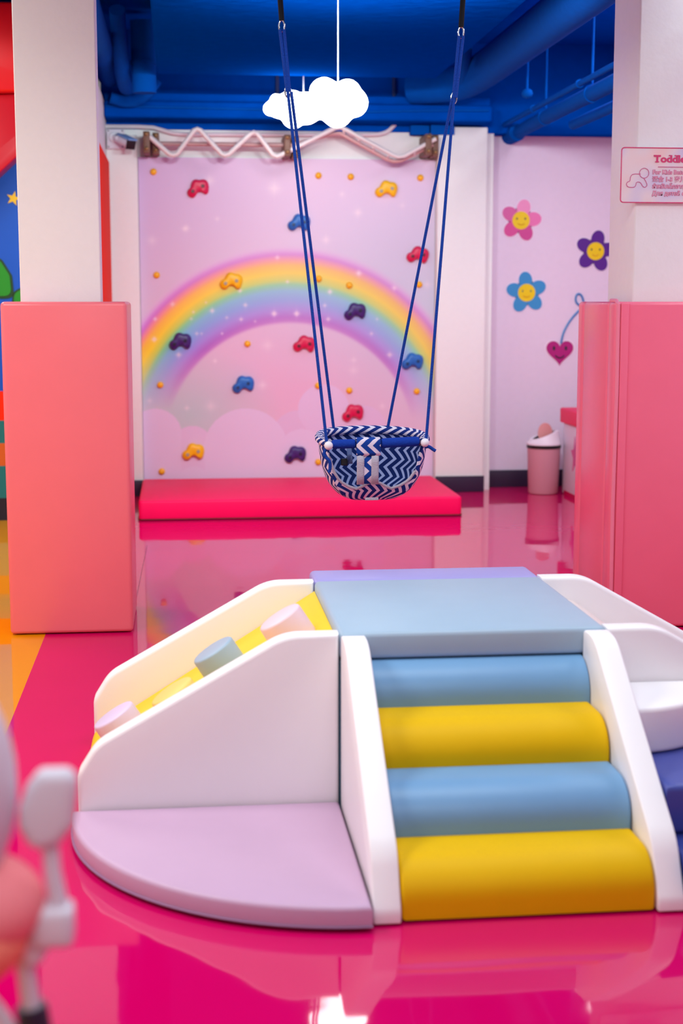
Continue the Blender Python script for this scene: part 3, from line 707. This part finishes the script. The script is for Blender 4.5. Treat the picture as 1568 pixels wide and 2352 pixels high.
    # chevron strap wrapped over the bar, hanging to the seat front
    def strip(path, x0, x1, th_, m, nm, us=1.0, par=th):
        b = bmesh.new(); uvl = b.loops.layers.uv.new('UVMap'); rows = []; d = 0
        for i, (y, z) in enumerate(path):
            if i: d += math.hypot(y-path[i-1][0], z-path[i-1][1])
            rows.append([(b.verts.new((x0+(x1-x0)*k/4, y - .0015*math.sin(PI*k/4), z)), (x0+(x1-x0)*k/4)*us, d) for k in range(5)])
        for i in range(len(rows)-1):
            for k in range(4):
                q = (rows[i][k], rows[i][k+1], rows[i+1][k+1], rows[i+1][k])
                f = b.faces.new([t[0] for t in q])
                for l, t in zip(f.loops, q): l[uvl].uv = (t[1], t[2])
        o = obj(nm, b, m, par, recalc=False); s = o.modifiers.new('t', 'SOLIDIFY'); s.thickness = th_; s.offset = 0; return o
    wrap = [(5.195+.0205*math.sin(a), .8475+.0205*math.cos(a)) for a in [PI*.9, PI*.6, PI*.3, 0, -PI*.3, -PI*.5, -PI*.7]] + [(5.177, .818), (5.179, .806)]
    st = strip(wrap, .617, .703, .004, chev_small, 'strap_loop')
    strip([(5.183, .812), (5.184, .78), (5.187, .74), (5.190, .704)], .626, .694, .004, chev_small, 'crotch_strap')
    for x in (.619, .671):
        strip([(5.179, .808), (5.180, .78), (5.184, .74), (5.187, .702)], x, x+.026, .003, grey_web, 'grey_ribbon')
    strip([(5.30, .845), (5.28, .815), (5.26, .79), (5.25, .77)], .594, .612, .003, slate_web, 'belt')
    obj('buckle', box(.568, .592, 5.23, 5.245, .765, .79, .004), black_plastic, th)
    obj('buckle_strap', tube([(.603, 5.25, .80), (.592, 5.24, .79), (.583, 5.238, .78)], .006, 6), slate_web, th)
    obj('end_ball', ball((.522-.004, 5.178, .843), .0155), ball_white, th); obj('end_ball', ball((.858+.004, 5.178, .850), .0155), ball_white, th)
    tag(obj('maker_tag', box(.652, .70, 5.206, 5.209, .642, .652, .001), grey_web, th), 'grey fabric patch under the seat')
    # ropes
    ring_l = Vector((.392, 5.34, 2.075)); ring_r = Vector((.983, 5.34, 2.062)); top_l = Vector((.372, 5.34, 2.285)); top_r = Vector((1.006, 5.34, 2.275))
    def rope(a, b, nm='rope', r=.0055): obj(nm, tube([a, a.lerp(b, .5), b], r, 8), rope_blue, th)
    rope(ring_l, Vector((.512, 5.188, .855))); rope(ring_l+Vector((.012, 0, 0)), Vector((.567, 5.47, .873)))
    rope(ring_r, Vector((.868, 5.188, .862))); rope(ring_r+Vector((-.006, 0, 0)), Vector((.772, 5.485, .88)))
    for a, b in ((top_l, ring_l), (top_r, ring_r)):
        rope(a+Vector((-.006, 0, 0)), b+Vector((-.002, 0, 0)), 'doubled_rope', .0065); rope(a+Vector((.007, 0, 0)), b+Vector((.006, 0, 0)), 'doubled_rope', .0065)
        for p in (b, a+Vector((0, 0, .012))):
            lp = [(p.x+.010*math.cos(t*PI/6), p.y, p.z+.020*math.sin(t*PI/6)) for t in range(12)]
            obj('carabiner', tube(lp, .003, 6, closed=True), steel, th)
    for p, q in ((top_l, Vector((.345, 5.34, 2.72))), (top_r, Vector((1.03, 5.34, 2.72)))):
        a = p+Vector((0, 0, .03)); s = obj('webbing_strap', tube([a, a.lerp(q, .5), q], .0095, 8), black_web, th, label='black webbing strap up to the beam')
    obj('rope_tail', tube([(.512, 5.182, .835), (.500, 5.18, .815), (.508, 5.178, .80), (.522, 5.176, .79), (.524, 5.178, .765), (.520, 5.18, .748)], .006, 8, smooth=2), rope_blue, th)
    obj('rope_tail', tube([(.866, 5.18, .838), (.880, 5.178, .834), (.890, 5.178, .826), (.900, 5.178, .820)], .006, 8, smooth=2), rope_blue, th)
    obj('rope_knot', ball((.512, 5.184, .832), .010, sub=2), rope_blue, th); obj('rope_knot', ball((.868, 5.184, .838), .010, sub=2), rope_blue, th)
swing()

# ------------------------------------------------------------------ soft play set
def side_profile(sign):
    """outline of a climbing side panel, x measured outwards from the platform edge"""
    pts = [(0, .004), (0, .5), (.14, .5), (.625, .225), (.672, .15), (.672, .004)]
    return rounded(pts, [0, 0, .16, .12, .05, 0], 8)
def climb_unit():
    th = thing('climbing_ramp', 'white sided foam climbing ramp with round pegs left of the blue platform', 'soft play ramp', (.06, 4.08, 0))
    pr = [(.397-u, v) for u, v in side_profile(0)]
    obj('side_panel', prism(pr, 'y', 3.70, 3.765, .012), white_foam, th, label='front white side panel')
    obj('side_panel', prism(pr, 'y', 4.42, 4.485, .012), white_foam, th, label='rear white side panel')
    rp = [(.397, .004), (.397, .474), (-.272, .053), (-.280, .03), (-.280, .004)]
    obj('ramp_cushion', prism(rounded(rp, [0, 0, .03, .01, 0], 6), 'y', 3.768, 4.418, .008), ramp_yel, th, label='bright yellow sloping cushion')
    sl = Vector((-.537, 0, .843))
    R = Vector((0, 0, 1)).rotation_difference(sl).to_matrix().to_4x4()
    for (x, y, z, m, lab) in ((.261, 3.997, .488, pink_foam, 'pale pink round peg, top of the ramp'), (.079, 4.116, .372, aqua_foam, 'sky blue round peg, second from the top'), (-.038, 3.956, .298, cream_foam, 'cream yellow round peg, third from the top'), (-.204, 4.111, .192, mat('peg_lilac', (226, 206, 236), .42), 'lilac round peg at the foot of the ramp')):
        c = Vector((x, y, z)) - sl*.055
        obj('peg', cyl(c, .066, .064, .11, 32, .007, R), m, th, label=lab)
climb_unit()
def slide_unit():
    th = thing('slide', 'white sided foam slide right of the blue platform', 'slide', (1.45, 4.08, 0))
    pr = [(1.103+u, v) for u, v in side_profile(0)]
    obj('side_panel', prism(pr, 'y', 3.70, 3.765, .012), white_foam, th, label='front white side panel')
    obj('side_panel', prism(pr, 'y', 4.42, 4.485, .012), white_foam, th, label='rear white side panel')
    rp = [(1.103, .004), (1.103, .44), (1.20, .43), (1.45, .25), (1.68, .09), (1.76, .05), (1.76, .004)]
    obj('slide_bed', prism(rounded(rp, [0, 0, .08, .3, .2, .02, 0], 6), 'y', 3.768, 4.418, .008), mat('slide_bed_cream', (236, 220, 214), .4), th)
slide_unit()
def platform():
    th = thing('platform_block', 'light blue square foam platform joining ramp, slide and stairs', 'soft play platform', (.75, 4.1, 0))
    obj('core_block', box(.40, 1.10, 3.72, 4.485, .004, .43, .01), mat('platform_core', (126, 178, 210), .42), th)
    obj('top_cushion', box(.398, 1.102, 3.70, 4.425, .432, .503, .014), aqua_foam, th)
    obj('rear_cushion', box(.398, 1.102, 4.43, 4.61, .432, .503, .016), violet_foam, th, label='violet strip at the back of the platform')
    obj('rear_block', box(.40, 1.10, 4.49, 4.61, .004, .43, .01), violet_foam, th)
platform()
def stairs():
    th = thing('foam_stairs', 'foam stair block with alternating blue and yellow rounded steps between white sides', 'soft play stairs', (.75, 3.36, 0))
    prof = [(3.698, .004), (3.698, .50), (3.60, .50), (3.10, .15), (3.035, .03), (3.035, .004)]
    pr = rounded(prof, [0, .02, .18, .16, .06, .006], 8)
    obj('side_wall', prism(pr, 'x', .401, .462, .011), white_foam, th, label='left white side wall')
    obj('side_wall', prism(pr, 'x', 1.038, 1.099, .011), white_foam, th, label='right white side wall')
    fr = [3.048, 3.235, 3.420, 3.612]; tp = [.128, .232, .330, .430]
    for k in range(4):
        y0 = fr[k]; z1 = tp[k]; z0 = .006 if k == 0 else tp[k-1]-.055; yb = 3.696 if k == 3 else fr[k]+.27
        if k == 0: z0 = .006
        r = .085
        pts = [(y0, z0)]
        for a in range(9):
            t = a/8*PI/2; pts.append((y0+r*1.15*(1-math.cos(t)), z1-r+r*math.sin(t)))
        pts += [(min(yb, 3.69), z1-.004), (min(yb, 3.69), z0)]
        obj('step', prism(pts, 'x', .464, 1.036, .010), (yel_foam if k % 2 == 0 else blue_foam), th, label='%s step, %s from the floor' % (('yellow', 'sky blue')[k % 2], ('first', 'second', 'third', 'fourth')[k]))
stairs()
def qpts(cx, cy, r, s, n=26):
    p = [(cx, cy)]
    for k in range(n+1):
        a = PI/2*k/n; p.append((cx+s*r*math.cos(a), cy-r*math.sin(a)))
    return p
def quarter(name, cx, cy, r, s, z0, z1, m, lab, bev=.014):
    o = obj(name, prism(qpts(cx, cy, r, s), 'z', z0, z1, bev), m); return o
th = thing('quarter_mat', 'lilac quarter round foam mat on the floor at the foot of the ramp', 'mat', (.2, 3.4, 0))
obj('cushion', prism(qpts(.396, 3.695, .685, -1), 'z', .004, .058, .012), lilac_foam, th)
obj('seam', tube([(x, y, .012) for x, y in qpts(.396, 3.695, .686, -1)[1:]], .003, 6), mat('seam_lilac', (160, 120, 160), .6), th)
th = thing('corner_steps', 'three tier quarter round foam steps, navy below and white on top, right of the stairs', 'soft play steps', (1.35, 3.45, 0))
obj('tier', prism(qpts(1.104, 3.695, .66, 1), 'z', .004, .12, .014), navy_foam, th, label='lowest navy tier')
obj('tier', prism(qpts(1.104, 3.695, .50, 1), 'z', .121, .238, .014), mat('foam_vinyl_indigo', (66, 78, 160), .42), th, label='middle navy tier')
obj('tier', prism(qpts(1.104, 3.695, .262, 1), 'z', .239, .357, .014), white_foam, th, label='top white tier')

# ------------------------------------------------------------------ stickers on the right wall
WY = 10.5495
def disc(cx, cz, r, y0, y1, n=28, ex=1, rot=0):
    return prism([(cx+r*ex*math.cos(2*PI*k/n)*math.cos(rot)-r*math.sin(2*PI*k/n)*math.sin(rot), cz+r*ex*math.cos(2*PI*k/n)*math.sin(rot)+r*math.sin(2*PI*k/n)*math.cos(rot)) for k in range(n)], 'y', y0, y1)
def flower(cx, cz, a0, colr, lab, eye=(40, 50, 60)):
    th = thing('flower_sticker', lab, 'wall sticker', (cx, WY, cz-.14), 'smiling flower stickers')
    back = bmesh.new()
    for k in range(5):
        a = a0+k*2*PI/5; px, pz = cx+.089*math.cos(a), cz+.089*math.sin(a)
        me = bpy.data.meshes.new('t'); t = disc(px, pz, .057, WY-.003, WY, 24, 1.16, a); t.to_mesh(me); t.free(); back.from_mesh(me); bpy.data.meshes.remove(me)
    obj('backing', back, mat('sticker_backing', (240, 222, 240), .3), th)
    for k in range(5):
        a = a0+k*2*PI/5; px, pz = cx+.088*math.cos(a), cz+.088*math.sin(a)
        c = colr[k % len(colr)]
        obj('petal', disc(px, pz, .0495, WY-.006-.0002*k, WY-.003, 24, 1.25, a), mat('petal_%d_%d_%d' % c, c, .3), th)
    obj('face_disc', disc(cx, cz, .063, WY-.009, WY-.006, 32), mat('face_yellow', (240, 208, 0), .3), th)
    em = mat('eye_dark_%d' % eye[0], eye, .3)
    for s in (-1, 1): obj('eye', disc(cx+s*.030, cz+.012, .008, WY-.011, WY-.009, 14, .7), em, th)
    obj('smile', tube([(cx+.028*math.sin(t), WY-.0105, cz-.008-.024*math.cos(t)) for t in [x*.2-1.0 for x in range(11)]], .0028, 6), mat('smile_orange', (216, 150, 30), .3), th)
flower(2.435, 1.915, math.radians(78), [(242, 150, 196), (214, 96, 160), (216, 76, 150), (206, 70, 146), (236, 120, 180)][:5], 'pink smiling flower sticker, topmost on the lilac wall')
flower(2.985, 1.70, math.radians(80), [(84, 24, 140)], 'purple smiling flower sticker partly behind the right column')
flower(2.485, 1.405, math.radians(96), [(52, 146, 204)], 'sky blue smiling flower sticker below the pink one', (110, 120, 90))
def cherries():
    th = thing('cherry_sticker', 'magenta smiling heart cherries sticker with blue stem beside the right pad', 'wall sticker', (2.74, WY, .85))
    def heart(cx, cz, s):
        P = []
        for k in range(40):
            t = 2*PI*k/40; P.append((cx+s*16*math.sin(t)**3/16, cz+s*(13*math.cos(t)-5*math.cos(2*t)-2*math.cos(3*t)-math.cos(4*t))/16))
        return P
    for cx, cz in ((2.738, .985), (3.0, .995)):
        obj('backing', prism(heart(cx, cz, .112), 'y', WY-.002, WY), mat('sticker_backing', (240, 222, 240), .3), th)
        h = obj('heart', prism(heart(cx, cz, .10), 'y', WY-.006, WY-.002), mat('heart_magenta', (176, 20, 120), .35), th)
        for s in (-1, 1): obj('eye', disc(cx+s*.044, cz+.022, .016, WY-.008, WY-.006, 14, .6), grip_navy, h)
        obj('smile', tube([(cx+.034*math.sin(t), WY-.007, cz-.018-.030*math.cos(t)) for t in [x*.24-1.2 for x in range(11)]], .005, 6), grip_navy, h)
    sm = mat('stem_blue', (0, 120, 190), .35)
    obj('stem', tube([(2.745, WY-.006, 1.04), (2.76, WY-.006, 1.12), (2.81, WY-.006, 1.21), (2.875, WY-.006, 1.28), (2.92, WY-.006, 1.31)], .007, 8, smooth=2), sm, th)
    obj('stem', tube([(2.995, WY-.006, 1.05), (2.985, WY-.006, 1.14), (2.95, WY-.006, 1.24), (2.92, WY-.006, 1.31)], .007, 8, smooth=2), sm, th)
    obj('leaf_loop', tube([(2.91, WY-.006, 1.305), (2.87, WY-.006, 1.315), (2.845, WY-.006, 1.345), (2.85, WY-.006, 1.39), (2.875, WY-.006, 1.40), (2.90, WY-.006, 1.37)], .007, 8, smooth=2, closed=True), sm, th)
cherries()

# ------------------------------------------------------------------ bench and bin
def bench():
    th = thing('storage_bench', 'white bench with a hot pink cushion top behind the swing lid bin', 'bench', (2.93, 9.0, 0))
    obj('bench_base', box(2.675, 3.19, 7.6, 10.16, .004, .498, .008), mat('bench_white', (234, 222, 238), .4), th)
    obj('cushion', box(2.655, 3.195, 7.58, 10.19, .50, .605, .014), mat_pink, th)
    sp = [(9.83+(u*.75), .30+v) for u, v in star_pts(0, 0, .13, .055, .1)]
    obj('star', prism(sp, 'x', 2.670, 2.675), mat('star_pink', (216, 96, 160), .4), th)
    obj('skirting', box(2.672, 2.676, 7.6, 10.1, .0, .03), mat('bench_foot_pink', (200, 0, 80), .4), th)
bench()
def bin_():
    c = (2.540, 10.17, 0)
    th = thing('swing_lid_bin', 'mauve waste bin with white swing lid standing in the right corner', 'bin', c)
    obj('bin_body', lathe([(.098, .003), (.104, .012), (.116, .325)], c, 40), bin_body, th)
    obj('rim_band', lathe([(.1165, .322), (.121, .324), (.121, .345), (.117, .347)], c, 40), black_plastic, th)
    # dome with an oblique opening
    bm = bmesh.new(); n = 40; rings = []
    for (r, zf) in ((.124, 0), (.124, .012), (.119, .018), (.112, .5), (.100, 1.0), (.078, 1.0), (.078, .9)):
        ring = []
        for k in range(n):
            a = 2*PI*k/n; h = .055+.045*(math.cos(a)*.7+.3)
            z = .347+(zf if zf < .1 else h*zf) ; ring.append(bm.verts.new((c[0]+r*math.cos(a), c[1]+r*math.sin(a), z)))
        rings.append(ring)
    for i in range(len(rings)-1):
        for k in range(n): bm.faces.new((rings[i][k], rings[i][(k+1) % n], rings[i+1][(k+1) % n], rings[i+1][k]))
    obj('lid', bm, bin_lid, th)
    obj('opening', cyl((c[0], c[1], .372), .082, .082, .02, 32), mural_dark, th)
    fl = cyl((0, 0, 0), .062, .062, .008, 32, .003); fl.transform(Matrix.Translation((c[0]+.01, c[1]+.01, .428)) @ Matrix.Rotation(math.radians(8), 4, 'Y') @ Matrix.Rotation(math.radians(72), 4, 'X') @ Matrix.Diagonal((.85, 1.15, 1, 1)))
    obj('swing_flap', fl, bin_flap, th, label='salmon pink swing flap tipped open')
bin_()

# ------------------------------------------------------------------ out of focus child seat at lower left
def child_seat():
    th = thing('child_seat', 'blurred white child seat with salmon cushion and paddle lever at lower left corner', 'chair', (-.30, 1.5, 0))
    # big backrest shell at the left edge
    bm = ball((-.345, 1.50, .855), 1, sc=(.172, .10, .185), sub=4); obj('backrest', bm, seat_white, th)
    bm = ball((-.258, 1.50, .700), 1, sc=(.096, .085, .064), sub=4)
    obj('cushion', bm, seat_salmon, th, label='salmon padded cushion')
    bm = ball((-.225, 1.50, .728), 1, sc=(.077, .07, .054), sub=4)
    obj('upper_cushion', bm, mat('chair_cushion_rose', (250, 140, 146), .7, .2), th)
    # paddle
    pd = prism(rounded([(-.150, .871), (-.120, .871), (-.1115, .862), (-.1115, .845), (-.116, .811), (-.131, .792), (-.154, .786), (-.164, .794), (-.173, .812), (-.172, .832), (-.163, .855)], .012, 4), 'y', 1.484, 1.516, .013, 4)
    lv = obj('lever_paddle', pd, seat_white, th)
    obj('lever_stem', tube([(-.142, 1.5, .80), (-.140, 1.5, .76), (-.134, 1.5, .720)], [.009, .0092, .0105], 12), seat_white, th)
    obj('hinge', box(-.163, -.119, 1.48, 1.52, .682, .724, .007), seat_white, th)
    obj('hinge_lug', prism(rounded([(-.163, .71), (-.135, .71), (-.143, .682), (-.157, .660), (-.172, .664), (-.174, .69)], .008), 'y', 1.485, 1.515, .006), seat_white, th)
    obj('leg_tube', tube([(-.165, 1.5, .69), (-.170, 1.5, .655), (-.165, 1.5, .608)], .0105, 12), seat_white, th)
    obj('leg_grip', tube([(-.166, 1.5, .612), (-.164, 1.5, .60), (-.15, 1.5, .50)], .017, 12), grip_navy, th, label='dark navy grip sleeve')
    obj('lower_leg', tube([(-.15, 1.5, .52), (-.11, 1.5, .015)], .013, 12), seat_white, th)
    obj('lower_leg', tube([(-.36, 1.5, .66), (-.40, 1.5, .3), (-.45, 1.45, .015)], .013, 12), seat_white, th)
    obj('lower_leg', tube([(-.30, 1.5, .66), (-.30, 1.62, .3), (-.30, 1.75, .015)], .013, 12), seat_white, th)
    obj('footrest_rail', tube([(-.24, 1.5, .660), (-.205, 1.5, .61), (-.185, 1.5, .575), (-.15, 1.5, .53)], .011, 12), ball_white, th)
    for x, y in ((-.11, 1.5), (-.45, 1.45), (-.30, 1.75)): obj('foot_cap', cyl((x, y, .012), .02, .016, .024, 16, .003), grip_navy, th)
child_seat()
